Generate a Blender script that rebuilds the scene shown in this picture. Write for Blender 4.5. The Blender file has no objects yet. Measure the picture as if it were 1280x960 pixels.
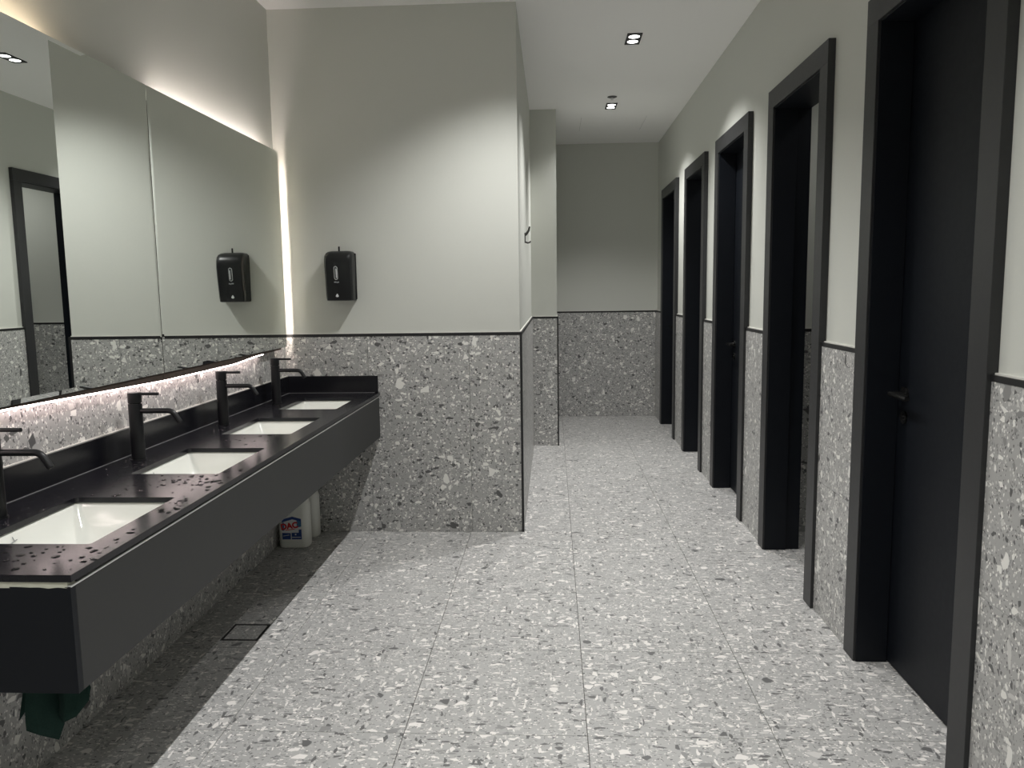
import bpy, bmesh, math, random
from mathutils import Vector, Matrix
random.seed(7)
scene = bpy.context.scene
COL = scene.collection

# ------------------------------------------------------------------ camera
CAM_H, F_PX = 1.4345, 974.38
PITCH, YAW, ROLL = -0.118798, 0.052647, -0.013770
fwd = Vector((-math.sin(YAW)*math.cos(PITCH), math.cos(YAW)*math.cos(PITCH), math.sin(PITCH)))
rgt = fwd.cross(Vector((0, 0, 1))).normalized(); upv = rgt.cross(fwd)
r2 = rgt*math.cos(ROLL) + upv*math.sin(ROLL); u2 = -rgt*math.sin(ROLL) + upv*math.cos(ROLL)
cd = bpy.data.cameras.new('camera'); cam = bpy.data.objects.new('camera', cd); COL.objects.link(cam)
m = Matrix((r2, u2, -fwd)).transposed().to_4x4(); m.translation = (0, 0, CAM_H)
cam.matrix_world = m
cd.sensor_width = 36; cd.lens = F_PX/1280*36; cd.clip_start = .02
scene.camera = cam

# ------------------------------------------------------------------ world, exposure, light levels
w = bpy.data.worlds.new('world'); scene.world = w; w.use_nodes = True
w.node_tree.nodes['Background'].inputs[0].default_value = (0.02, 0.02, 0.02, 1)
vs = scene.view_settings
vs.view_transform = 'Standard'; vs.look = 'None'; vs.gamma = 1; vs.use_curve_mapping = False
vs.exposure = 0.18
SPOT_W = 52.0            # per lamp head, two heads in each fitting
SPOT_COL = (1.0, 0.99, 0.975)
CUBICLE_W = 15.0
LED_E = 40.0; BOTTOM = .30

# ------------------------------------------------------------------ sizes of the place
H = 3.029                # ceiling height
XL, XR = -1.600, 1.177   # painted faces, left and right
XLC, XRC = -1.580, 1.160 # terrazzo faces, left and right
YB = 4.543; YBC = 4.531  # end wall beside the vanity
XE = -0.190; XEC = -0.178
YC = 7.161; YCC = 7.149  # pillar face
XF = 0.044; XFC = 0.054
YD = 8.852; YDC = 8.842  # back wall
Y0 = -2.2
XWI = 1.340              # inner face of the cubicle wall
XCB = 2.75               # back of cubicles
ZD = 1.182               # top of terrazzo
DOORS = [(2.112, 3.018, False), (3.421, 4.322, True), (4.745, 5.676, False), (6.060, 6.953, True), (7.410, 8.380, False)]
CASE_X, CASE_W, DOOR_TOP = 1.146, 0.099, 2.452

# ------------------------------------------------------------------ helpers
def add_box(bm, x0, x1, y0, y1, z0, z1):
    vs_ = [bm.verts.new(p) for p in ((x0,y0,z0),(x1,y0,z0),(x1,y1,z0),(x0,y1,z0),(x0,y0,z1),(x1,y0,z1),(x1,y1,z1),(x0,y1,z1))]
    for f in ((3,2,1,0),(4,5,6,7),(0,1,5,4),(1,2,6,5),(2,3,7,6),(3,0,4,7)):
        bm.faces.new([vs_[i] for i in f])
def box_bm(*a, bevel=0, seg=2):
    bm = bmesh.new(); add_box(bm, *a)
    if bevel: bmesh.ops.bevel(bm, geom=list(bm.edges), offset=bevel, segments=seg, affect='EDGES', profile=.5)
    return bm
def frame_axes(d):
    d = Vector(d).normalized(); a = Vector((0,0,1)) if abs(d.z) < .9 else Vector((1,0,0))
    u = d.cross(a).normalized(); return u, d.cross(u).normalized()
def add_tube(bm, pts, rads, n=16, cap=True):
    pts = [Vector(p) for p in pts]
    if not hasattr(rads, '__len__'): rads = [rads]*len(pts)
    rings = []; u = None
    for i, p in enumerate(pts):
        d = (pts[min(i+1, len(pts)-1)] - pts[max(i-1, 0)])
        if u is None: u, v = frame_axes(d)
        else:
            d = d.normalized(); u = (u - d*u.dot(d)).normalized(); v = d.cross(u).normalized()
        rings.append([bm.verts.new(p + (u*math.cos(2*math.pi*k/n) + v*math.sin(2*math.pi*k/n))*rads[i]) for k in range(n)])
    for a, b in zip(rings, rings[1:]):
        for k in range(n): bm.faces.new((a[k], a[(k+1) % n], b[(k+1) % n], b[k]))
    if cap: bm.faces.new(rings[0][::-1]); bm.faces.new(rings[-1])
def mesh_of(name, bm, mat, smooth=False):
    bmesh.ops.recalc_face_normals(bm, faces=bm.faces)
    me = bpy.data.meshes.new(name); bm.to_mesh(me); bm.free()
    if mat: me.materials.append(mat)
    if smooth:
        for p in me.polygons: p.use_smooth = True
        try: me.set_sharp_from_angle(angle=math.radians(35))
        except Exception: pass
    return me
def obj(name, bm, mat, parent=None, smooth=False):
    me = bm if isinstance(bm, bpy.types.Mesh) else mesh_of(name, bm, mat, smooth)
    o = bpy.data.objects.new(name, me); COL.objects.link(o)
    if parent:
        o.parent = parent; o.matrix_parent_inverse = parent.matrix_basis.inverted()
    return o
def empty(name, loc=(0,0,0)):
    o = bpy.data.objects.new(name, None); COL.objects.link(o); o.location = loc; o.empty_display_size = .05
    return o
def tag(o, label, cat, group=None, kind=None):
    o['label'] = label; o['category'] = cat
    if group: o['group'] = group
    if kind: o['kind'] = kind
    return o

# ------------------------------------------------------------------ materials
def principled(name, col, rough=.5, metal=0, spec=.5, emit=None, est=0, trans=0, coat=0):
    mt = bpy.data.materials.new(name); mt.use_nodes = True
    b = mt.node_tree.nodes['Principled BSDF']
    b.inputs['Base Color'].default_value = (*col, 1); b.inputs['Roughness'].default_value = rough
    b.inputs['Metallic'].default_value = metal; b.inputs['Specular IOR Level'].default_value = spec
    b.inputs['Transmission Weight'].default_value = trans; b.inputs['Coat Weight'].default_value = coat
    if emit: b.inputs['Emission Color'].default_value = (*emit, 1); b.inputs['Emission Strength'].default_value = est
    return mt
class NT:
    def __init__(s, mt): s.t = mt.node_tree; s.n = s.t.nodes; s.b = s.n['Principled BSDF']
    def new(s, typ, **kw):
        n = s.n.new(typ)
        for k, v in kw.items(): setattr(n, k, v)
        return n
    def link(s, a, b): s.t.links.new(a, b)
    def math(s, op, a, b=None, clamp=False):
        n = s.new('ShaderNodeMath', operation=op, use_clamp=clamp)
        for i, v in enumerate((a, b)):
            if v is None: continue
            if isinstance(v, (int, float)): n.inputs[i].default_value = v
            else: s.link(v, n.inputs[i])
        return n.outputs[0]
    def mix(s, fac, a, b):
        n = s.new('ShaderNodeMix', data_type='RGBA')
        if isinstance(fac, (int, float)): n.inputs[0].default_value = fac
        else: s.link(fac, n.inputs[0])
        for i, v in ((6, a), (7, b)):
            if isinstance(v, tuple): n.inputs[i].default_value = (*v, 1)
            else: s.link(v, n.inputs[i])
        return n.outputs[2]
def grain(mt, scale, amt, bump=0, rough_amt=0):
    """fine unevenness of colour and relief"""
    t = NT(mt); tc = t.new('ShaderNodeTexCoord'); nz = t.new('ShaderNodeTexNoise'); nz.inputs['Scale'].default_value = scale
    nz.inputs['Detail'].default_value = 6; t.link(tc.outputs['Object'], nz.inputs['Vector'])
    c = t.b.inputs['Base Color'].default_value[:3]
    lo = tuple(max(0, x*(1-amt)) for x in c); hi = tuple(min(1, x*(1+amt)) for x in c)
    t.link(t.mix(nz.outputs['Fac'], lo, hi), t.b.inputs['Base Color'])
    if rough_amt:
        r = t.b.inputs['Roughness'].default_value
        t.link(t.math('ADD', t.math('MULTIPLY', nz.outputs['Fac'], 2*rough_amt), r-rough_amt), t.b.inputs['Roughness'])
    if bump:
        bp = t.new('ShaderNodeBump'); bp.inputs['Strength'].default_value = bump; bp.inputs['Distance'].default_value = .002
        t.link(nz.outputs['Fac'], bp.inputs['Height']); t.link(bp.outputs[0], t.b.inputs['Normal'])
    return mt
def terrazzo(name, base, white, dark, rough):
    mt = principled(name, base, rough, spec=.45); t = NT(mt)
    tc = t.new('ShaderNodeTexCoord'); oi = t.new('ShaderNodeObjectInfo')
    off = t.new('ShaderNodeVectorMath', operation='SCALE'); off.inputs[0].default_value = (37, 91, 53)
    t.link(oi.outputs['Random'], off.inputs['Scale'])
    co = t.new('ShaderNodeVectorMath', operation='ADD'); t.link(tc.outputs['Object'], co.inputs[0]); t.link(off.outputs[0], co.inputs[1])
    wn = t.new('ShaderNodeTexNoise'); wn.inputs['Scale'].default_value = 60; wn.inputs['Detail'].default_value = 2
    t.link(co.outputs[0], wn.inputs['Vector'])
    ws = t.new('ShaderNodeVectorMath', operation='SCALE'); t.link(wn.outputs['Color'], ws.inputs[0]); ws.inputs['Scale'].default_value = .008
    cw = t.new('ShaderNodeVectorMath', operation='ADD'); t.link(co.outputs[0], cw.inputs[0]); t.link(ws.outputs[0], cw.inputs[1])
    # cloudy base
    bn = t.new('ShaderNodeTexNoise'); bn.inputs['Scale'].default_value = 9; bn.inputs['Detail'].default_value = 5
    t.link(co.outputs[0], bn.inputs['Vector'])
    colr = t.mix(bn.outputs['Fac'], tuple(c*.90 for c in base), tuple(c*1.10 for c in base))
    mid = tuple(.5*(a+b) for a, b in zip(base, dark)); pale = tuple(.55*a+.45*b for a, b in zip(base, white))
    layers = [(150, (.5,.2,.9), (1,1.3,1), .09, .20, .50), (84, (.4,.7,.3), (.8,1.7,1.2), .10, .17, .52), (50, (.9,.2,.6), (.6,1.7,1.1), .10, .15, .60),
              (44, (.1,1.1,1.9), (1.8,.7,1.2), .11, .13, .58), (24, (1.3,.5,.2), (1,1.35,.8), .14, .085, .66)]
    for sc, rot, st, th, p, wf in layers:
        mp = t.new('ShaderNodeMapping'); mp.inputs['Rotation'].default_value = rot; mp.inputs['Scale'].default_value = st
        t.link(cw.outputs[0] if sc < 150 else co.outputs[0], mp.inputs['Vector'])
        v1 = t.new('ShaderNodeTexVoronoi', feature='F1'); v2 = t.new('ShaderNodeTexVoronoi', feature='DISTANCE_TO_EDGE')
        for v in (v1, v2):
            v.inputs['Scale'].default_value = sc; t.link(mp.outputs[0], v.inputs['Vector'])
        sp = t.new('ShaderNodeSeparateColor'); t.link(v1.outputs['Color'], sp.inputs[0])
        sel = t.math('LESS_THAN', sp.outputs[0], p)
        # each chip has its own size
        thr = t.math('ADD', t.math('MULTIPLY', sp.outputs[2], .10), th-.05)
        shape = t.math('MULTIPLY', t.math('SUBTRACT', v2.outputs['Distance'], thr), 25, clamp=True)
        fac = t.math('MULTIPLY', sel, shape)
        rp = t.new('ShaderNodeValToRGB'); rp.color_ramp.interpolation = 'CONSTANT'
        el = rp.color_ramp.elements
        el[0].position = 0; el[0].color = (*dark, 1); el[1].position = (1-wf)*.55; el[1].color = (*mid, 1)
        e = el.new(1-wf); e.color = (*pale, 1); e = el.new(1-wf*.72); e.color = (*white, 1)
        t.link(sp.outputs[1], rp.inputs[0])
        colr = t.mix(fac, colr, rp.outputs[0])
    t.link(colr, t.b.inputs['Base Color'])
    return mt

M_FLOOR = terrazzo('terrazzo_floor', (.46,.457,.448), (.86,.83,.80), (.15,.15,.15), .38)
M_TERR = terrazzo('terrazzo_wall', (.40,.397,.388), (.82,.81,.77), (.10,.10,.10), .34)
M_GROUT = principled('grout', (.12,.118,.11), .9)
M_PAINT = grain(principled('wall_paint', (.605,.615,.57), .65, spec=.25), 180, .02, .05)
M_CEIL = grain(principled('ceiling_paint', (.94,.933,.918), .9, spec=.1), 160, .015)
M_TRIM = principled('black_trim', (.012,.012,.013), .45)
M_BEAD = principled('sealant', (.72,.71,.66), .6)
M_CASE = grain(principled('casing_lacquer', (.027,.0275,.029), .42, spec=.4), 60, .12, 0, .05)
M_LEAF = grain(principled('door_lacquer', (.005,.0066,.010), .5, spec=.25), 40, .12, 0, .05)
M_BLACKMETAL = principled('matt_black_metal', (.007,.0075,.009), .36, spec=.4)
M_HANDLE = principled('dark_metal_handle', (.03,.03,.03), .25, metal=.6)
M_MIRROR = principled('silvered_glass', (.86,.89,.86), .0, metal=1)
M_BOARD = grain(principled('brown_backing_board', (.06,.042,.033), .8), 50, .4)
M_COUNTER = grain(principled('black_stone_top', (.010,.010,.013), .20, spec=.32), 120, .25, 0, .05)
M_CAB = grain(principled('charcoal_laminate', (.036,.037,.037), .55, spec=.35), 70, .06)
M_CERAMIC = principled('white_ceramic', (.80,.81,.76), .12, spec=.5)
M_MARK = principled('grey_print', (.30,.31,.32), .5)
M_PLASTIC = grain(principled('black_plastic', (.007,.008,.009), .34, spec=.4), 90, .1)
M_WINDOW = principled('clear_window', (.10,.11,.11), .1, spec=.8)
M_SILVER = principled('silver_print', (.75,.76,.77), .35)
M_JUG = principled('white_polythene', (.74,.75,.70), .4)
M_LBLUE = principled('label_blue', (.02,.055,.22), .5)
M_LTEAL = principled('label_sky_blue', (.05,.17,.33), .5)
M_LWHITE = principled('label_white', (.7,.71,.72), .5)
M_LRED = principled('label_red', (.55,.02,.025), .5)
M_CLOTH = grain(principled('dark_green_cloth', (.016,.036,.030), .9, spec=.1), 220, .25, .3)
M_WATER = principled('water', (1,1,1), .0, trans=1, spec=.5); M_WATER.node_tree.nodes['Principled BSDF'].inputs['IOR'].default_value = 1.33
M_LENS = principled('lamp_lens', (1,1,1), .5, emit=(1,1,.97), est=5)
M_LED_A = principled('led_white', (1,1,1), .5, emit=(1,.82,.80), est=LED_E*BOTTOM)
M_LED_B = principled('led_warm', (1,1,1), .5, emit=(1,.77,.55), est=LED_E)
M_LED_D = principled('led_top', (1,1,1), .5, emit=(1,.87,.83), est=LED_E)
M_LED_C = principled('led_pale', (1,1,1), .5, emit=(1,.87,.78), est=LED_E*1.6)

# ------------------------------------------------------------------ floor with its tiles
GAP = .0022
floor = obj('floor', box_bm(XL-.1, XCB+.1, Y0-.1, YD+.1, -.06, -.0035), M_GROUT)
tag(floor, 'pale grey terrazzo floor of large square tiles', 'floor', kind='structure')
TILES = {}
def floor_tile(x0, x1, y0, y1):
    k = (round(x1-x0, 3), round(y1-y0, 3))
    if k not in TILES:
        a, b = k[0]/2 - GAP/2, k[1]/2 - GAP/2
        TILES[k] = mesh_of('tile', box_bm(-a, a, -b, b, -.010, 0, bevel=.0008, seg=1), M_FLOOR)
    o = obj('tile', TILES[k], None, floor); o.location = ((x0+x1)/2, (y0+y1)/2, 0)
xs = [XL] + [.104+.6*k for k in range(-2, 5)] + [XCB]; ys = [Y0] + [2.380+.6*k for k in range(-7, 11)] + [YD]
DR = (-1.400, -1.240, 3.045, 3.205)     # the tile insert drain
for x0, x1 in zip(xs, xs[1:]):
    for y0, y1 in zip(ys, ys[1:]):
        if x1-x0 < .03 or y1-y0 < .03: continue
        if y0 >= YB and x1 <= XE+.001: continue
        rects = [(x0, x1, y0, y1)]
        if y0 < YB < y1 and x1 <= XE: rects = [(x0, x1, y0, YB)]
        elif y0 < YB < y1 and x0 < XE < x1: rects = [(x0, x1, y0, YB), (XE, x1, YB, y1)]
        elif y0 >= YB and x0 < XE < x1: rects = [(XE, x1, y0, y1)]
        out = []
        for r in rects:
            if r[0] < DR[0] and r[1] > DR[1] and r[2] < DR[3] and r[3] > DR[2]:
                a0, a1, b0, b1 = DR
                y_lo, y_hi = r[2], r[3]
                out += [(r[0], a0, y_lo, y_hi), (a1, r[1], y_lo, y_hi)]
                if b0-y_lo > .01: out.append((a0, a1, y_lo, b0))
                if y_hi-b1 > .01: out.append((a0, a1, b1, y_hi))
            else: out.append(r)
        for r in out: floor_tile(*r)
drain = empty('floor_drain', (-1.32, 3.125, 0))
bm = bmesh.new(); a0, a1, b0, b1 = DR
for q in ((a0+.001, a1-.001, b0+.001, b0+.009), (a0+.001, a1-.001, b1-.009, b1-.001), (a0+.001, a0+.009, b0+.009, b1-.009), (a1-.009, a1-.001, b0+.009, b1-.009)):
    add_box(bm, *q, -.010, .0008)
obj('frame', bm, M_TRIM, drain)
obj('tile_insert', box_bm(a0+.011, a1-.011, b0+.011, b1-.011, -.010, 0, bevel=.0008, seg=1), M_FLOOR, drain)
tag(drain, 'square tile-insert floor drain with dark frame under the vanity edge', 'drain')

# ------------------------------------------------------------------ ceiling and walls
ceiling = obj('ceiling', box_bm(XL-.1, XCB+.1, Y0-.1, YD+.1, H, H+.08), M_CEIL)
tag(ceiling, 'flat light grey painted ceiling', 'ceiling', kind='structure')
def wall(name, bm, label):
    return tag(obj(name, bm, M_PAINT), label, 'wall', kind='structure')
wl = wall('wall_left', box_bm(XL-.1, XL, Y0, YB, 0, H), 'left wall behind the mirrors and the vanity')
wf = wall('wall_front', box_bm(XL-.1, XCB+.1, Y0-.1, Y0, 0, H), 'wall behind the viewer')
wb = wall('wall_back', box_bm(XFC-.2, XCB, YD, YD+.1, 0, H), 'far end wall of the corridor')
we = wall('wall_end', box_bm(XL-.1, XE, YB, YC, 0, H), 'end wall with the black soap dispenser on it')
wp = wall('wall_pillar', box_bm(XL-.1, XF, YC, YD+.1, 0, H), 'narrow stepped wall at the far left of the corridor')
bm = bmesh.new(); edge = Y0
for n, f, _ in DOORS:
    add_box(bm, XR, XWI, edge, n+.06, 0, H); add_box(bm, XR, XWI, n+.06, f-.06, DOOR_TOP-.06, H); edge = f-.06
add_box(bm, XR, XWI, edge, YD, 0, H)
wr = wall('wall_right', bm, 'right wall with five black doorways')
wcb = wall('wall_cubicle_back', box_bm(XCB, XCB+.1, Y0, YD, 0, H), 'rear wall of the toilet cubicles')
dividers = []
for k in range(4):
    y = DOORS[k][1]+.236
    dv = wall('wall_divider_%d' % (k+1), box_bm(XWI, XCB, y, y+.10, 0, H),
              'partition between cubicle doorways %d and %d counted from the viewer' % (k+1, k+2))
    dividers.append((dv, y))

def clad_x(parent, xp, xc, y0, y1, joints=(), zj=()):
    """terrazzo slabs on a wall that faces along x: from the paint plane xp out to the face xc"""
    ye = [y0] + [j for j in joints if y0+.02 < j < y1-.02] + [y1]; ze = [0] + list(zj) + [ZD]
    lo, hi = min(xp, xc), max(xp, xc)
    for a, b in zip(ye, ye[1:]):
        for c, d in zip(ze, ze[1:]):
            obj('tile', box_bm(lo, hi, a+.0008, b-.0008, c+.0006, d-.0006, bevel=.0007, seg=1), M_TERR, parent)
    s = 1 if xc > xp else -1
    obj('edge_trim', box_bm(*sorted((xp, xc+s*.0015)), y0, y1, ZD-.002, ZD+.015), M_TRIM, parent)
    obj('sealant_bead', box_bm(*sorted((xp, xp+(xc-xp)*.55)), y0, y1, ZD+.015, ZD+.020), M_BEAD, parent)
def clad_y(parent, yp, yc, x0, x1, joints=(), zj=()):
    xe = [x0] + [j for j in joints if x0+.02 < j < x1-.02] + [x1]; ze = [0] + list(zj) + [ZD]
    lo, hi = min(yp, yc), max(yp, yc)
    for a, b in zip(xe, xe[1:]):
        for c, d in zip(ze, ze[1:]):
            obj('tile', box_bm(a+.0008, b-.0008, lo, hi, c+.0006, d-.0006, bevel=.0007, seg=1), M_TERR, parent)
    s = 1 if yc > yp else -1
    obj('edge_trim', box_bm(x0, x1, *sorted((yp, yc+s*.0015)), ZD-.002, ZD+.015), M_TRIM, parent)
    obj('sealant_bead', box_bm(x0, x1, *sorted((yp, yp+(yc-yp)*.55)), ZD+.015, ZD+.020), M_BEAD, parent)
grid_y = [2.38+.6*k for k in range(-7, 11)]
clad_x(wl, XL, XLC, Y0, YBC, grid_y)
clad_y(we, YB, YBC, XLC, XEC-.012, (-1.088, -.488))
clad_x(we, XE, XEC, YBC+.012, YCC, [YBC+1.2, YBC+2.4])
obj('corner_trim', box_bm(XEC-.012, XEC+.0015, YBC-.0015, YBC+.012, 0, ZD+.014), M_TRIM, we)
clad_y(wp, YC, YCC, XEC, XFC-.010)
clad_x(wp, XF, XFC, YCC+.012, YDC)
obj('corner_trim', box_bm(XFC-.010, XFC+.0015, YCC-.0015, YCC+.012, 0, ZD+.014), M_TRIM, wp)
clad_y(wb, YD, YDC, XFC, XRC, (.704,))
edges = [Y0] + [v for n, f, _ in DOORS for v in (n+.001, f-.001)] + [YDC]
for a, b in zip(edges[::2], edges[1::2]): clad_x(wr, XR, XRC, a, b, grid_y if a < 0 else (), (.59,))
for dv, y in dividers:
    clad_y(dv, y, y-.012, XWI, XCB, (1.9, 2.5))
clad_x(wcb, XCB, XCB-.012, Y0, YD, grid_y)

# ------------------------------------------------------------------ doorways
def handle(parent, x, y, z, far):
    hd = empty('door_handle', (0,0,0)); hd.parent = parent; hd.matrix_parent_inverse = parent.matrix_basis.inverted()
    return hd
PLACE = ['nearest black door at the right edge, closed, with a lever handle', 'second black doorway from the viewer, standing open onto a cubicle',
         'middle black doorway of the five, door closed with lever handle', 'fourth black doorway from the viewer, open, seen again in the mirror',
         'farthest and smallest black doorway, beside the corridor end wall']
for i, (n, f, is_open) in enumerate(DOORS):
    d = empty('door_%d' % (i+1), (XRC, (n+f)/2, 0))
    tag(d, PLACE[i], 'door', 'black cubicle doors along the right wall', 'structure')
    zi = DOOR_TOP-.095
    for a, b in ((n, n+CASE_W), (f-CASE_W, f)):
        obj('casing_stile', box_bm(CASE_X, XR, a, b, .001, DOOR_TOP-.095, bevel=.0015), M_CASE, d)
    obj('casing_head', box_bm(CASE_X, XR, n, f, DOOR_TOP-.095, DOOR_TOP, bevel=.0015), M_CASE, d)
    jn, jf = n+CASE_W-.006, f-CASE_W+.006
    for a, b in ((n+.0605, jn+.012), (jf-.012, f-.0605)):
        obj('jamb', box_bm(XR-.022, 1.270, a, b, .001, zi+.006, bevel=.001), M_LEAF, d)
    for a, b in ((n+.0605, jn), (jf, f-.0605)):
        obj('rebate', box_bm(1.270, XWI+.004, a, b, .001, zi+.018, bevel=.001), M_LEAF, d)
    obj('head_jamb', box_bm(XR-.022, XWI+.004, n+.0605, f-.0605, zi-.006, DOOR_TOP-.0605, bevel=.001), M_LEAF, d)
    # leaf, built closed
    lw = jf-jn-.006
    leaf = obj('door_leaf', box_bm(0, .040, 0, lw, .008, zi-.008, bevel=.0015), M_LEAF)
    leaf.parent = d; leaf.location = (1.2725-XRC, jn+.003-(n+f)/2, 0)
    if is_open: leaf.location.x += .042; leaf.rotation_euler.z = math.radians(-86)
    hb = bmesh.new(); hy = lw-.062; hz = 1.045
    add_tube(hb, [(-.009, hy, hz), (0, hy, hz)], .026, 24)                      # rose
    add_tube(hb, [(-.008, hy, hz), (-.050, hy, hz)], .010, 14)
    add_tube(hb, [(-.050, hy+.012, hz), (-.050, hy-.02, hz), (-.050, hy-.125, hz)], [.010, .010, .009], 14)
    h = obj('door_handle', hb, M_HANDLE, None, True); h.parent = leaf
    hb = bmesh.new(); add_tube(hb, [(-.007, hy, hz-.085), (0, hy, hz-.085)], .023, 20); add_tube(hb, [(-.012, hy, hz-.085), (-.007, hy, hz-.085)], .010, 14)
    h = obj('lock_rose', hb, M_HANDLE, None, True); h.parent = leaf
    if is_open:
        hb = bmesh.new(); add_tube(hb, [(.040, hy, hz), (.049, hy, hz)], .026, 24); add_tube(hb, [(.048, hy, hz), (.085, hy, hz)], .010, 14)
        add_tube(hb, [(.085, hy+.012, hz), (.085, hy-.125, hz)], .0095, 14)
        h = obj('door_handle', hb, M_HANDLE, None, True); h.parent = leaf

# ------------------------------------------------------------------ ceiling fittings
def plate_with_holes(bm, a, b, z0, z1, holes, n=28):
    """rectangular bezel a x b with round holes along y, as boxes of strips around circles"""
    def ring(cy, r, z): return [bm.verts.new((r*math.cos(2*math.pi*k/n), cy+r*math.sin(2*math.pi*k/n), z)) for k in range(n)]
    for cy, r, y0, y1 in holes:
        for z in (z0, z1):
            c = ring(cy, r, z); o = []
            for k in range(n):
                dx, dy = math.cos(2*math.pi*k/n), math.sin(2*math.pi*k/n)
                s = min(a/abs(dx) if abs(dx) > 1e-6 else 9, ((y1-cy) if dy > 0 else (cy-y0))/abs(dy) if abs(dy) > 1e-6 else 9)
                o.append(bm.verts.new((dx*s, cy+dy*s, z)))
            for k in range(n): bm.faces.new((c[k], c[(k+1) % n], o[(k+1) % n], o[k]))
        c0, c1 = ring(cy, r, z0), ring(cy, r, z1)
        for k in range(n): bm.faces.new((c0[k], c0[(k+1) % n], c1[(k+1) % n], c1[k]))
    for x0, x1, y0, y1 in ((-a, -a+.001, -b, b), (a-.001, a, -b, b), (-a, a, -b, -b+.001), (-a, a, b-.001, b)): add_box(bm, x0, x1, y0, y1, z0, z1)
def downlight(x, y, watts, label, lit=True):
    d = empty('downlight', (x, y, H))
    bm = bmesh.new(); plate_with_holes(bm, .047, .108, -.006, -.0005, [(-.050, .0355, -.108, 0), (.050, .0355, 0, .108)])
    o = obj('bezel', bm, M_TRIM); o.parent = d
    for s in (-.050, .050):
        bm = bmesh.new(); add_tube(bm, [(0, s, -.0045), (0, s, -.0005)], [.0345, .0345], 28)
        o = obj('lens', bm, M_LENS); o.parent = d
        ld = bpy.data.lights.new('lamp', 'SPOT'); ld.energy = watts; ld.color = SPOT_COL; ld.spot_size = math.radians(120); ld.spot_blend = .8
        ld.shadow_soft_size = .012
        lo = bpy.data.objects.new('lamp', ld); COL.objects.link(lo); lo.parent = d; lo.location = (0, s, -.022)
    tag(d, label, 'ceiling light', 'twin recessed ceiling lights')
    return d
downlight(.532, 5.252, SPOT_W, 'larger twin square ceiling light nearer the viewer in the corridor')
downlight(.527, 7.088, SPOT_W, 'smaller twin ceiling light farther down the corridor, behind the sprinkler')
for y, t in ((3.74, 'beside the end wall'), (1.90, 'over the vanity middle'), (.06, 'above the viewer'), (-1.78, 'behind the viewer')):
    downlight(-.17, y, SPOT_W, 'twin ceiling light out of frame ' + t)
downlight(1.95, 3.95, CUBICLE_W*.5, 'twin ceiling light inside the second cubicle')
downlight(1.95, 6.55, CUBICLE_W, 'twin ceiling light inside the fourth cubicle')
sp = empty('sprinkler_head', (.512, 6.765, H))
bm = bmesh.new(); add_tube(bm, [(0,0,0), (0,0,-.004), (0,0,-.009)], [.040, .040, .026], 28)
o = obj('escutcheon', bm, principled('dark_escutcheon', (.10,.10,.095), .5), sp); o.matrix_parent_inverse = Matrix(); 
bm = bmesh.new(); add_tube(bm, [(0,0,-.008), (0,0,-.018)], [.008, .006], 14); add_tube(bm, [(0,0,-.024), (0,0,-.026)], .014, 16)
for s in (-1, 1): add_tube(bm, [(s*.006,0,-.014), (s*.010,0,-.019), (s*.003,0,-.025)], .002, 8)
o = obj('nozzle', bm, M_SILVER, sp); o.matrix_parent_inverse = Matrix()
tag(sp, 'small sprinkler head on the corridor ceiling before the far light', 'sprinkler')
hatch = empty('access_hatch', (.588, 7.84, H))
M_JOINT = principled('hatch_joint', (.35,.35,.34), .8)
for q in ((.2845, .2860, 7.53, 8.15), (.889, .8905, 7.53, 8.15)): obj('joint', box_bm(*q, H-.0008, H), M_JOINT, hatch)
obj('panel', box_bm(.287, .888, 7.534, 8.146, H-.0002, H), M_CEIL, hatch)
tag(hatch, 'ceiling access hatch with hairline joints at the corridor end', 'hatch')

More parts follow.
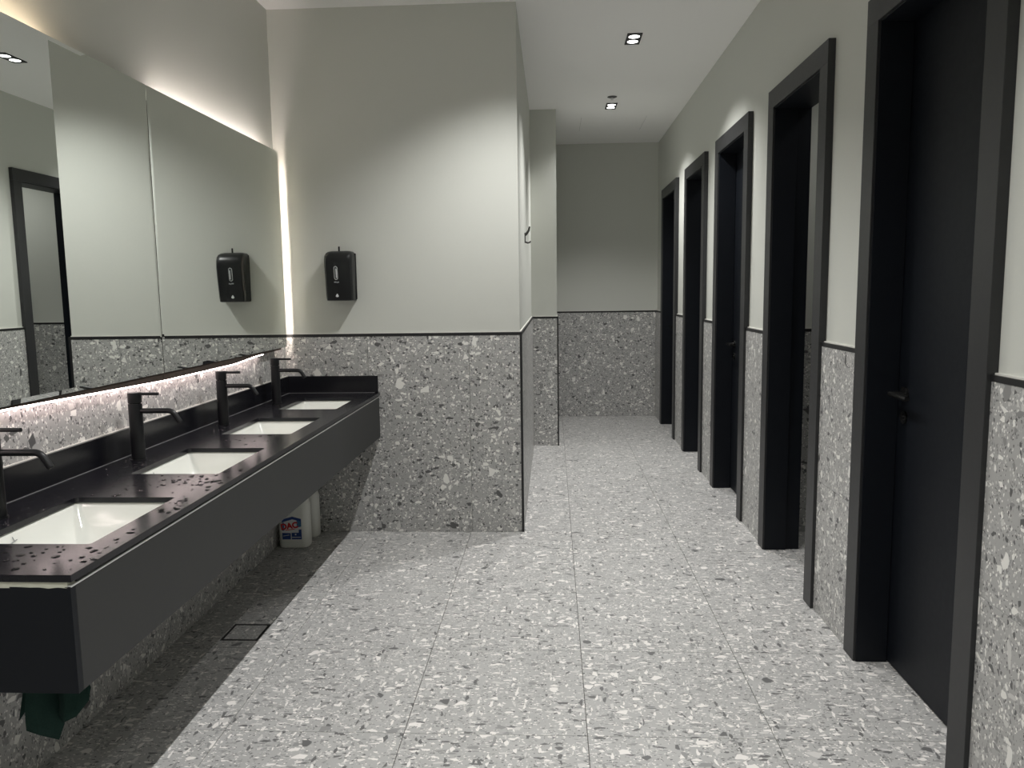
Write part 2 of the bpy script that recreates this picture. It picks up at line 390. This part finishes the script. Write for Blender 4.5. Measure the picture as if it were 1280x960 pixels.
# ------------------------------------------------------------------ mirrors with backlight
MX = -1.537; MZ0, MZ1 = 1.131, 2.232
def zbot(y):
    pts = [(1.5, 1.127), (2.1, 1.123), (2.5, 1.113), (3.0, 1.101), (3.7, 1.101), (4.0, 1.117), (4.5, 1.122)]
    for (a, za), (b, zb) in zip(pts, pts[1:]):
        if a <= y <= b: return za + (zb-za)*(y-a)/(b-a)
    return pts[-1][1]
def mirror(y0, y1, tops, side, label):
    d = empty('wall_mirror', (XL, (y0+y1)/2, MZ0))
    bm = bmesh.new(); bv = .014; dp = .0014
    def rect(x, i): return [bm.verts.new((x, a, b)) for a, b in ((y0+i, MZ0+i), (y1-i, MZ0+i), (y1-i, MZ1-i), (y0+i, MZ1-i))]
    fr, md, bk = rect(MX, bv), rect(MX-dp, 0), rect(MX-.006, 0)
    bm.faces.new(fr); bm.faces.new(bk[::-1])
    for A, B in ((fr, md), (md, bk)):
        for k in range(4): bm.faces.new((A[k], A[(k+1) % 4], B[(k+1) % 4], B[k]))
    obj('mirror_glass', bm, M_MIRROR, d)
    # backing board with a slightly sagging lower edge
    bm = bmesh.new(); n = 24; yA, yZ = y0+(.035 if side == 'near' else 0), y1-(.085 if side == 'far' else 0)
    rows = []
    for k in range(n+1):
        y = yA+(yZ-yA)*k/n
        rows.append([bm.verts.new(p) for p in ((MX-.007, y, zbot(y)), (MX-.007, y, MZ1-.055), (MX-.030, y, MZ1-.055), (MX-.030, y, zbot(y)))])
    for a, b in zip(rows, rows[1:]):
        for k in range(4): bm.faces.new((a[k], a[(k+1) % 4], b[(k+1) % 4], b[k]))
    bm.faces.new(rows[0]); bm.faces.new(rows[-1][::-1])
    board = obj('backing_board', bm, M_BOARD, d)
    bm = bmesh.new(); rows = []; yE = yZ-.27 if side == 'far' else yZ
    for k in range(n+1):
        y = yA+(yE-yA)*k/n; z = zbot(y)
        rows.append([bm.verts.new(p) for p in ((MX-.010, y, z-.0055), (MX-.010, y, z-.0005), (MX-.024, y, z-.0005), (MX-.024, y, z-.0055))])
    for a, b in zip(rows, rows[1:]):
        for k in range(4): bm.faces.new((a[k], a[(k+1) % 4], b[(k+1) % 4], b[k]))
    bm.faces.new(rows[0]); bm.faces.new(rows[-1][::-1])
    obj('led_strip', bm, M_LED_A, d)
    for a, b, mt in tops: obj('led_strip', box_bm(MX-.022, MX-.009, a, b, MZ1-.0545, MZ1-.048), mt, d)
    if side == 'far': obj('led_strip', box_bm(MX-.022, MX-.009, yZ+.0005, yZ+.006, MZ0+.01, MZ1-.06), M_LED_C, d)
    tag(d, label, 'mirror', 'backlit wall mirrors over the vanity')
mirror(3.004, 4.446, [(3.16, 4.35, M_LED_D)], 'far', 'backlit mirror panel next to the end wall, showing the soap dispenser')
mirror(1.572, 3.000, [(1.61, 2.47, M_LED_B)], 'near', 'backlit mirror panel nearer the viewer, showing a black doorway')

# ------------------------------------------------------------------ vanity
CX0, CX1 = -1.578, -1.022; CY0, CY1 = 1.540, 4.529; CZ = .850
BAS = [1.955, 2.672, 3.390, 4.083]; BX0, BX1, BHL = -1.402, -1.102, .212
van = empty('vanity_counter', (-1.3, 3.0, .58))
bm = bmesh.new(); ZB_ = CZ-.016
def rrect(cx, cy, hx, hy, r, z, seg=5):
    pts = []
    for sx, sy, a0 in ((1,1,0), (-1,1,90), (-1,-1,180), (1,-1,270)):
        for k in range(seg+1):
            a = math.radians(a0+90*k/seg); pts.append((cx+sx*(hx-r)+r*math.cos(a), cy+sy*(hy-r)+r*math.sin(a), z))
    return pts
# top slab: strips round each cut-out, the cut-outs with rounded corners
cuts = [CY0] + [(a+b)/2 for a, b in zip(BAS, BAS[1:])] + [CY1]
cxm, hx = (BX0+BX1)/2, (BX1-BX0)/2
for i, yb in enumerate(BAS):
    y0, y1 = cuts[i], cuts[i+1]
    inner = rrect(cxm, yb, hx, BHL, .012, 0); N = len(inner); outer = []
    for (x, y, _) in inner:
        dx, dy = (x-cxm)/hx, (y-yb)/BHL
        if abs(dx) >= abs(dy): ox = CX1 if dx > 0 else CX0; oy = yb+dy/abs(dx)*((y1-yb) if dy > 0 else (yb-y0))
        else: oy = y1 if dy > 0 else y0; ox = cxm+dx/abs(dy)*((CX1-cxm) if dx > 0 else (cxm-CX0))
        outer.append((ox, oy))
    # snap nearest outer points to the corners
    for c in ((CX0,y0), (CX0,y1), (CX1,y0), (CX1,y1)):
        k = min(range(N), key=lambda q: (outer[q][0]-c[0])**2+(outer[q][1]-c[1])**2); outer[k] = c
    lv = {}
    for z in (ZB_, CZ):
        a = [bm.verts.new((p[0], p[1], z)) for p in inner]; b = [bm.verts.new((p[0], p[1], z)) for p in outer]
        lv[z] = (a, b)
        for k in range(N): bm.faces.new((a[k], a[(k+1) % N], b[(k+1) % N], b[k]))
    for w_ in (0, 1):
        A, B = lv[ZB_][w_], lv[CZ][w_]
        for k in range(N):
            p, q = A[k].co, A[(k+1) % N].co
            if w_ == 1 and abs(p.y-q.y) < 1e-6 and (abs(p.y-cuts[i]) < 1e-6 and i > 0 or abs(p.y-cuts[i+1]) < 1e-6 and i < 3): continue
            bm.faces.new((A[k], A[(k+1) % N], B[(k+1) % N], B[k]))
bmesh.ops.remove_doubles(bm, verts=bm.verts, dist=1e-5)
obj('worktop', bm, M_COUNTER, van)
obj('backsplash', box_bm(CX0, -1.563, CY0, 4.529, CZ+.0004, .950, bevel=.0012), M_COUNTER, van)
obj('end_backsplash', box_bm(-1.5628, -1.030, 4.514, 4.529, CZ+.0004, .950, bevel=.0012), M_COUNTER, van)
obj('sealant_highlight', box_bm(CX0, CX0+.0065, CY0+.01, 4.528, .9502, .9535), M_BEAD, van)  # pale sealant bead, also painting in the bright LED-lit line along the ledge
bm = bmesh.new()
add_box(bm, -1.5629, -1.5612, CY0+.01, 4.5135, CZ, CZ+.0016); add_box(bm, -1.561, -1.05, 4.5122, 4.5139, CZ, CZ+.0016)
obj('sealant_line', bm, principled('grey_sealant', (.25,.25,.25), .4), van)
# cabinet box: front, ends, underside, with the ceramic bowls hanging inside
FX = -1.028
obj('front_panel', box_bm(FX-.018, FX, CY0+.0225, 4.529, .582, .822, bevel=.001), M_CAB, van)
obj('end_panel', box_bm(CX0, FX, CY0+.004, CY0+.022, .582, .822, bevel=.001), M_LEAF, van)
obj('bottom_panel', box_bm(CX0, FX-.019, CY0+.023, 4.529, .583, .600), M_CAB, van)
bm = bmesh.new(); rnd = random.Random(3)
# pale filler bead between the worktop and the box; ragged where it shows at the end
segs = 26; top = []; bot = []
for k in range(segs+1):
    x = CX0+.01+(FX-.006-CX0-.01)*k/segs
    top.append((x, CY0+.006-rnd.random()*.002, ZB_)); bot.append((x, CY0+.005-rnd.random()*.003, .8215-rnd.random()*.003))
for A in (top, bot): pass
va = [bm.verts.new(p) for p in top]; vb = [bm.verts.new(p) for p in bot]
vc = [bm.verts.new((p[0], CY0+.03, p[2])) for p in top]; vd = [bm.verts.new((p[0], CY0+.03, p[2])) for p in bot]
for k in range(segs):
    for A, B in ((va, vb), (vb, vd), (vd, vc), (vc, va)): bm.faces.new((A[k], A[k+1], B[k+1], B[k]))
bm.faces.new((va[0], vb[0], vd[0], vc[0])); bm.faces.new((va[-1], vc[-1], vd[-1], vb[-1]))
obj('filler_bead', bm, principled('pale_filler', (.62,.62,.52), .8), van)
obj('front_edge_strip', box_bm(FX-.017, FX-.002, CY0+.031, 4.528, .822, ZB_), M_TRIM, van)
obj('pale_front_line', box_bm(FX-.006, FX+.0012, CY0+.006, 4.528, .8205, .8245), principled('white_edge_line', (.85,.85,.83), .4), van)
tag(van, 'long black wall-hung vanity worktop with charcoal front and four cut-outs', 'vanity')

# basins
def make_basin():
    d = empty('basin', (0,0,0))
    bm = bmesh.new(); hxx, hyy = hx, BHL
    prof = [(.012, -.0165, .014), (.006, -.0165, .014), (.004, -.019, .016), (-.004, -.030, .02), (-.018, -.070, .03), (-.045, -.115, .05), (-.075, -.130, .05), (-.118, -.136, .03)]
    rings = [[bm.verts.new(p) for p in rrect(0, 0, hxx+i, hyy+i, max(.012, r), z, 5)] for i, z, r in prof]
    for a, b in zip(rings, rings[1:]):
        for k in range(len(a)): bm.faces.new((a[k], a[(k+1) % len(a)], b[(k+1) % len(a)], b[k]))
    bm.faces.new(rings[-1])
    # outside shell
    prof2 = [(.014, -.0165, .014), (.014, -.03, .02), (.004, -.10, .04), (-.05, -.148, .05)]
    r3 = [[bm.verts.new(p) for p in rrect(0, 0, hxx+i, hyy+i, r, z, 5)] for i, z, r in prof2]
    for a, b in zip(r3, r3[1:]):
        for k in range(len(a)): bm.faces.new((a[k], a[(k+1) % len(a)], b[(k+1) % len(a)], b[k]))
    bm.faces.new(r3[-1])
    for k in range(len(rings[0])): bm.faces.new((rings[0][k], rings[0][(k+1) % len(rings[0])], r3[0][(k+1) % len(rings[0])], r3[0][k]))
    o = obj('bowl', bm, M_CERAMIC, None, True); o.parent = d
    bm = bmesh.new(); add_tube(bm, [(0,0,-.1365), (0,0,-.133)], [.030, .027], 24)
    o = obj('waste_cover', bm, M_SILVER, None, True); o.parent = d
    # little grey maker's tick mark on the wall beside the tap
    bm = bmesh.new()
    o_ = (-hxx+.0075, -.075, -.040)
    add_tube(bm, [(o_[0], o_[1], o_[2]+.012), (o_[0]+.002, o_[1]+.004, o_[2]), (o_[0]+.003, o_[1]-.010, o_[2]-.002), (o_[0]+.002, o_[1]+.014, o_[2]+.001)], .0012, 6)
    o = obj('maker_mark', bm, M_MARK); o.parent = d
    return d
def make_tap():
    d = empty('tap', (0,0,0))
    bm = bmesh.new(); R = .0235
    add_tube(bm, [(0,0,0), (0,0,.004)], R+.003, 28); add_tube(bm, [(0,0,.004), (0,0,.204)], R, 28)
    o = obj('body', bm, M_BLACKMETAL, None, True); o.parent = d
    bm = bmesh.new(); add_tube(bm, [(0,0,.2035), (0,0,.2075)], R-.004, 28)
    o = obj('neck_ring', bm, M_HANDLE, None, True); o.parent = d
    bm = bmesh.new(); add_tube(bm, [(0,0,.2072), (0,0,.2095), (0,0,.2425), (0,0,.244)], [R-.001, R, R, R-.0015], 28)
    cap = obj('cap', bm, M_BLACKMETAL, None, True); cap.parent = d
    bm = bmesh.new(); add_tube(bm, [(.015,0,.2385), (.088,0,.2385)], .0055, 12)
    o = obj('lever', bm, M_BLACKMETAL, None, True); o.parent = cap
    bm = bmesh.new(); zs = .178
    path = [(.018,0,zs), (.06,0,zs), (.118,0,zs)] + [(.118+.030*math.sin(a), 0, zs-.030*(1-math.cos(a))) for a in [math.radians(t) for t in (12,24,36,48,58)]]
    e = path[-1]; path.append((e[0]+.016, 0, e[2]-.026))
    add_tube(bm, path, .0095, 18)
    o = obj('spout', bm, M_BLACKMETAL, None, True); o.parent = d
    bm = bmesh.new(); e = path[-1]; add_tube(bm, [(e[0], 0, e[2]), (e[0]+.002, 0, e[2]-.0032)], .0075, 14)
    o = obj('aerator', bm, M_HANDLE, None, True); o.parent = d
    return d
def copy_tree(o, parent=None):
    c = o.copy(); COL.objects.link(c); c.parent = parent
    for ch in [x for x in bpy.data.objects if x.parent == o]: copy_tree(ch, c)
    return c
ORD = ['nearest the viewer', 'second from the viewer', 'third from the viewer', 'farthest away by the end wall']
b0, t0 = make_basin(), make_tap()
basins = [b0] + [copy_tree(b0) for _ in range(3)]; taps = [t0] + [copy_tree(t0) for _ in range(3)]
for k in range(4):
    basins[k].location = (cxm, BAS[k], CZ); taps[k].location = (-1.487, BAS[k]+(.0, .005, .018, .010)[k], CZ+.0003)
    tag(basins[k], 'white rectangular undermount basin, ' + ORD[k], 'basin', 'white basins in the vanity')
    tag(taps[k], 'tall matt black pillar tap, ' + ORD[k], 'tap', 'black taps behind the basins')
# water drops on the worktop
bm = bmesh.new(); rnd = random.Random(11)
def drop(x, y, r):
    a = r*rnd.uniform(.7, 1.5); b = r*rnd.uniform(.7, 1.5); th = rnd.random()*3.14; hgt = min(.0022, r*.4); n = 9
    prev = None
    for f, z in ((1, .0002), (.85, .55*hgt), (.5, .9*hgt)):
        rg = []
        for k in range(n):
            t = 2*math.pi*k/n; px, py = a*f*math.cos(t), b*f*math.sin(t)
            rg.append(bm.verts.new((x+px*math.cos(th)-py*math.sin(th), y+px*math.sin(th)+py*math.cos(th), CZ+z)))
        if prev:
            for k in range(n): bm.faces.new((prev[k], prev[(k+1) % n], rg[(k+1) % n], rg[k]))
        prev = rg
    bm.faces.new(prev)
def free(x, y):
    if not (-1.556 < x < -1.030 and 1.56 < y < 4.49): return False
    return not any(BX0-.008 < x < BX1+.008 and abs(y-b) < BHL+.008 for b in BAS) and not any((x+1.487)**2+(y-b-.01)**2 < .04**2 for b in BAS)
spots = [(-1.45, 2.0, .10, 70), (-1.07, 2.07, .05, 40), (-1.20, 1.66, .10, 55), (-1.46, 2.62, .08, 45), (-1.12, 2.40, .09, 60), (-1.25, 2.33, .08, 30), (-1.47, 3.33, .06, 26), (-1.15, 3.12, .08, 20), (-1.47, 4.0, .05, 16), (-1.06, 1.75, .06, 25), (-1.2, 2.9, .12, 10)]
for sx, sy, s, n in spots:
    for _ in range(n):
        x, y = rnd.gauss(sx, s*.8), rnd.gauss(sy, s)
        if free(x, y): drop(x, y, rnd.choice((.0022, .003, .004, .0055, .0075)))
wd = obj('water_drops', bm, M_WATER, None, True)
tag(wd, 'splashed water drops scattered on the black worktop', 'water', kind='stuff')

# ------------------------------------------------------------------ soap dispenser
sd = empty('soap_dispenser', (-1.222, YB, 1.39))
bm = bmesh.new(); W2 = .081; D = .115
sec = [(1.392, .072, .080), (1.395, .078, .090), (1.42, .079, .096), (1.50, .080, .106), (1.590, W2, .115), (1.625, W2, .112), (1.650, .080, .101), (1.664, .076, .084), (1.673, .068, .064), (1.677, .052, .040)]
rings = []
for z, hw, dp in sec:
    r = []
    for (px, py) in [(-hw, 0), (-hw, .4), (-hw, .72), (-hw*.97, .86), (-hw*.86, .955), (-hw*.6, .99), (0, 1.0), (hw*.6, .99), (hw*.86, .955), (hw*.97, .86), (hw, .72), (hw, .4), (hw, 0)]:
        r.append(bm.verts.new((-1.222+px, YB-.001-dp*py, z)))
    rings.append(r)
for a, b in zip(rings, rings[1:]):
    for k in range(len(a)-1): bm.faces.new((a[k], a[k+1], b[k+1], b[k]))
    bm.faces.new((a[-1], a[0], b[0], b[-1]))
bm.faces.new(rings[0]); bm.faces.new(rings[-1])
obj('cover', bm, M_PLASTIC, sd, True)
def front_y(z):
    for (a, _, da), (b, _, db) in zip(sec, sec[1:]):
        if a <= z <= b: return YB-.001-(da+(db-da)*(z-a)/(b-a))
def slot(name, xc, z0, z1, hw, pr, mat, par=sd):
    bm = bmesh.new(); n = 8; pts = [(hw*math.cos(math.pi*k/n), z1-hw+hw*math.sin(math.pi*k/n)) for k in range(n+1)] + [(-hw*math.cos(math.pi*k/n), z0+hw-hw*math.sin(math.pi*k/n)) for k in range(n+1)]
    f = [bm.verts.new((xc+x, front_y(z)-pr, z)) for x, z in pts]; b = [bm.verts.new((xc+x, front_y(z)+.004, z)) for x, z in pts]
    bm.faces.new(f); bm.faces.new(b[::-1])
    for k in range(len(f)): bm.faces.new((f[k], f[(k+1) % len(f)], b[(k+1) % len(f)], b[k]))
    return obj(name, bm, mat, par)
wi = slot('level_window', -1.231, 1.512, 1.588, .0105, .0012, M_SILVER)
slot('window_pane', -1.231, 1.5145, 1.5855, .0082, .0020, M_WINDOW, wi)
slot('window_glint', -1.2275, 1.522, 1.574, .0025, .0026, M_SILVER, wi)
bm = bmesh.new()
for x, w_ in ((-1.241, .003), (-1.234, .0045), (-1.226, .003), (-1.219, .004)):
    z = 1.497+rnd.uniform(-.002, .002); add_box(bm, x-w_, x+w_-.0008, front_y(z)-.0008, front_y(z)+.003, z-.004, z+.003)
obj('printed_mark', bm, M_MARK, sd)
bm = bmesh.new(); z = 1.421; y = front_y(z)
vt = [(-1.231, z+.014)] + [(-1.231+.009*math.cos(a), z-.002+.0065*math.sin(a)) for a in [math.radians(t) for t in (40,0,-45,-90,-135,180,140)]]
f = [bm.verts.new((x, y-.0012, q)) for x, q in vt]; b = [bm.verts.new((x, y+.003, q)) for x, q in vt]
bm.faces.new(f); bm.faces.new(b[::-1])
for k in range(len(f)): bm.faces.new((f[k], f[(k+1) % len(f)], b[(k+1) % len(f)], b[k]))
obj('drop_symbol', bm, M_SILVER, sd)
obj('back_plate', box_bm(-1.222-.080, -1.222+.084, YB-.012, YB-.0005, 1.398, 1.664, bevel=.003), M_PLASTIC, sd)
bm = bmesh.new(); add_box(bm, -1.228, -1.219, YB-.052, YB-.049, 1.650, 1.702)
obj('key', bm, M_BLACKMETAL, sd)
tag(sd, 'black wall soap dispenser with clear level window on the end wall', 'soap dispenser')

# ------------------------------------------------------------------ coat hook on the corridor side of the end wall
hk = empty('coat_hook', (XE, 5.55, 1.77)); M_HK = principled('dark_steel', (.06,.06,.055), .3, metal=.5)
obj('base_plate', box_bm(XE+.0005, XE+.007, 5.530, 5.572, 1.768, 1.838, bevel=.002), M_HK, hk)
bm = bmesh.new(); add_tube(bm, [(XE+.004, 5.55, 1.822), (XE+.014, 5.55, 1.832), (XE+.030, 5.55, 1.855), (XE+.036, 5.55, 1.880)], [.009, .009, .008, .006], 12)
obj('upper_prong', bm, M_HK, hk, True)
bm = bmesh.new(); add_tube(bm, [(XE+.004, 5.55, 1.775), (XE+.022, 5.55, 1.768), (XE+.036, 5.55, 1.771), (XE+.042, 5.55, 1.780)], [.006, .006, .0055, .005], 12)
obj('lower_prong', bm, M_HK, hk, True)
tag(hk, 'dark metal coat hook on the corridor side of the end wall', 'hook')

# ------------------------------------------------------------------ jugs under the vanity
def jug(cx, cy, hw, hd, rot, label, with_label):
    d = empty('plastic_jug', (0,0,0)); bm = bmesh.new()
    prof = [(0, -.010, .030), (.004, -.003, .034), (.012, 0, .034), (.245, 0, .034), (.270, -.006, .036), (.292, -.026, .036), (.304, -.045, .020)]
    rings = [[bm.verts.new(p) for p in rrect(0, 0, hw+i, hd+max(i, -hd+.024), min(r, hd+max(i, -hd+.024)-.002), z, 6)] for z, i, r in prof]
    for a, b in zip(rings, rings[1:]):
        for k in range(len(a)): bm.faces.new((a[k], a[(k+1) % len(a)], b[(k+1) % len(a)], b[k]))
    bm.faces.new(rings[0]); bm.faces.new(rings[-1])
    o = obj('body', bm, M_JUG, None, True); o.parent = d
    bm = bmesh.new(); add_tube(bm, [(-.03,0,.298), (-.03,0,.318)], .021, 20)
    o = obj('neck', bm, M_JUG, None, True); o.parent = d
    bm = bmesh.new(); add_tube(bm, [(-.03,0,.314), (-.03,0,.338), (-.03,0,.340)], [.026, .025, .022], 22)
    o = obj('cap', bm, M_LBLUE, None, True); o.parent = d
    bm = bmesh.new(); add_tube(bm, [(-.01,0,.300), (.01,0,.326), (.04,0,.328), (.066,0,.312), (.076,0,.280)], .009, 12)
    o = obj('handle', bm, M_JUG, None, True); o.parent = d
    if with_label:
        y = -hd-.0003; lab = empty('label'); lab.parent = d
        def poly(name, pts, mat, dy):
            bm = bmesh.new(); f = [bm.verts.new((x, y-dy, z)) for x, z in pts]; b = [bm.verts.new((x, y-dy+.0006, z)) for x, z in pts]
            bm.faces.new(f); bm.faces.new(b[::-1])
            for k in range(len(f)): bm.faces.new((f[k], f[(k+1) % len(f)], b[(k+1) % len(f)], b[k]))
            o = obj(name, bm, mat); o.parent = lab
        x0, x1 = -.060, .050
        poly('label_ground', [(x0, .052), (x1, .052), (x1, .168), (0, .182), (x0, .166)], M_LWHITE, 0)
        poly('blue_roof', [(x0, .150), (x0+.012, .156), (0, .170), (x1-.004, .158), (x1-.004, .142), (x1, .142), (x1, .172), (0, .186), (x0, .170)], M_LBLUE, .0004)
        poly('blue_side', [(x0, .104), (x0+.013, .104), (x0+.013, .152), (x0, .150)], M_LTEAL, .0004)
        poly('blue_side', [(x1-.026, .122), (x1, .128), (x1, .160), (x1-.026, .164)], M_LTEAL, .0004)
        poly('blue_box', [(x0, .054), (-.012, .054), (-.012, .090), (x0, .092)], M_LBLUE, .0004)
        poly('blue_box', [(-.007, .054), (x1, .054), (x1, .112), (x1-.016, .110), (x1-.016, .092), (-.007, .092)], M_LBLUE, .0004)
        poly('white_stripe', [(-.005, .064), (x1-.005, .064), (x1-.005, .068), (-.005, .068)], M_LWHITE, .0008)
        poly('white_stripe', [(x0+.006, .072), (-.020, .078), (-.020, .081), (x0+.006, .075)], M_LWHITE, .0008)
        poly('white_dot', [(.012, .078), (.020, .078), (.020, .086), (.012, .086)], M_LWHITE, .0008)
        poly('red_line', [(-.042, .104), (.012, .112), (.012, .116), (-.042, .108)], M_LRED, .0006)
        cu = bpy.data.curves.new('lettering', 'FONT'); cu.body = 'DAC'; cu.size = .046; cu.extrude = .0004; cu.align_x = 'CENTER'; cu.offset = .0022
        tmp = bpy.data.objects.new('lettering', cu); COL.objects.link(tmp)
        bpy.context.view_layer.update()
        me = bpy.data.meshes.new_from_object(tmp.evaluated_get(bpy.context.evaluated_depsgraph_get()))
        bpy.data.objects.remove(tmp); me.materials.clear(); me.materials.append(M_LRED)
        o = obj('lettering', me, None); o.parent = lab; o.rotation_euler = (math.radians(90), 0, 0); o.rotation_euler.y = math.radians(-8)
        o.location = (-.016, y-.0012, .117)
    d.location = (cx, cy, 0); d.rotation_euler.z = rot
    tag(d, label, 'jug', 'white jugs under the vanity')
jug(-1.478, 4.265, .086, .052, .03, 'white plastic jug with blue and red label under the vanity', True)
jug(-1.476, 4.452, .080, .050, -.03, 'plain white plastic jug standing behind the labelled one', False)

# ------------------------------------------------------------------ green rag hanging under the vanity end
colsr = [(-1.318,.402), (-1.305,.43), (-1.294,.458), (-1.290,.384), (-1.265,.370), (-1.240,.336), (-1.231,.372), (-1.221,.412), (-1.19,.410), (-1.165,.420), (-1.150,.446), (-1.143,.478)]
bm = bmesh.new(); R_ = 9; grid = []
for i, (x, zb) in enumerate(colsr):
    c = []
    for j in range(R_+1):
        t = j/R_; z = .5825+(zb-.5825)*t
        y = 1.75+.022*math.sin(i*1.35)*(.5+.7*t)+.008*math.sin(i*.7+t*4)
        c.append(bm.verts.new((x*(1)+(1-t)*.02*(-1.23-x)/.09, y, z)))
    grid.append(c)
for a, b in zip(grid, grid[1:]):
    for j in range(R_): bm.faces.new((a[j], a[j+1], b[j+1], b[j]))
rag = obj('cleaning_cloth', bm, M_CLOTH, None, True)
md = rag.modifiers.new('thick', 'SOLIDIFY'); md.thickness = .003; md.offset = 0
tag(rag, 'dark green cleaning cloth hanging below the near end of the vanity', 'cloth')

scene.cycles.max_bounces = 12; scene.cycles.diffuse_bounces = 6; scene.cycles.glossy_bounces = 6
scene.cycles.use_denoising = True
scene.cycles.sample_clamp_indirect = 6
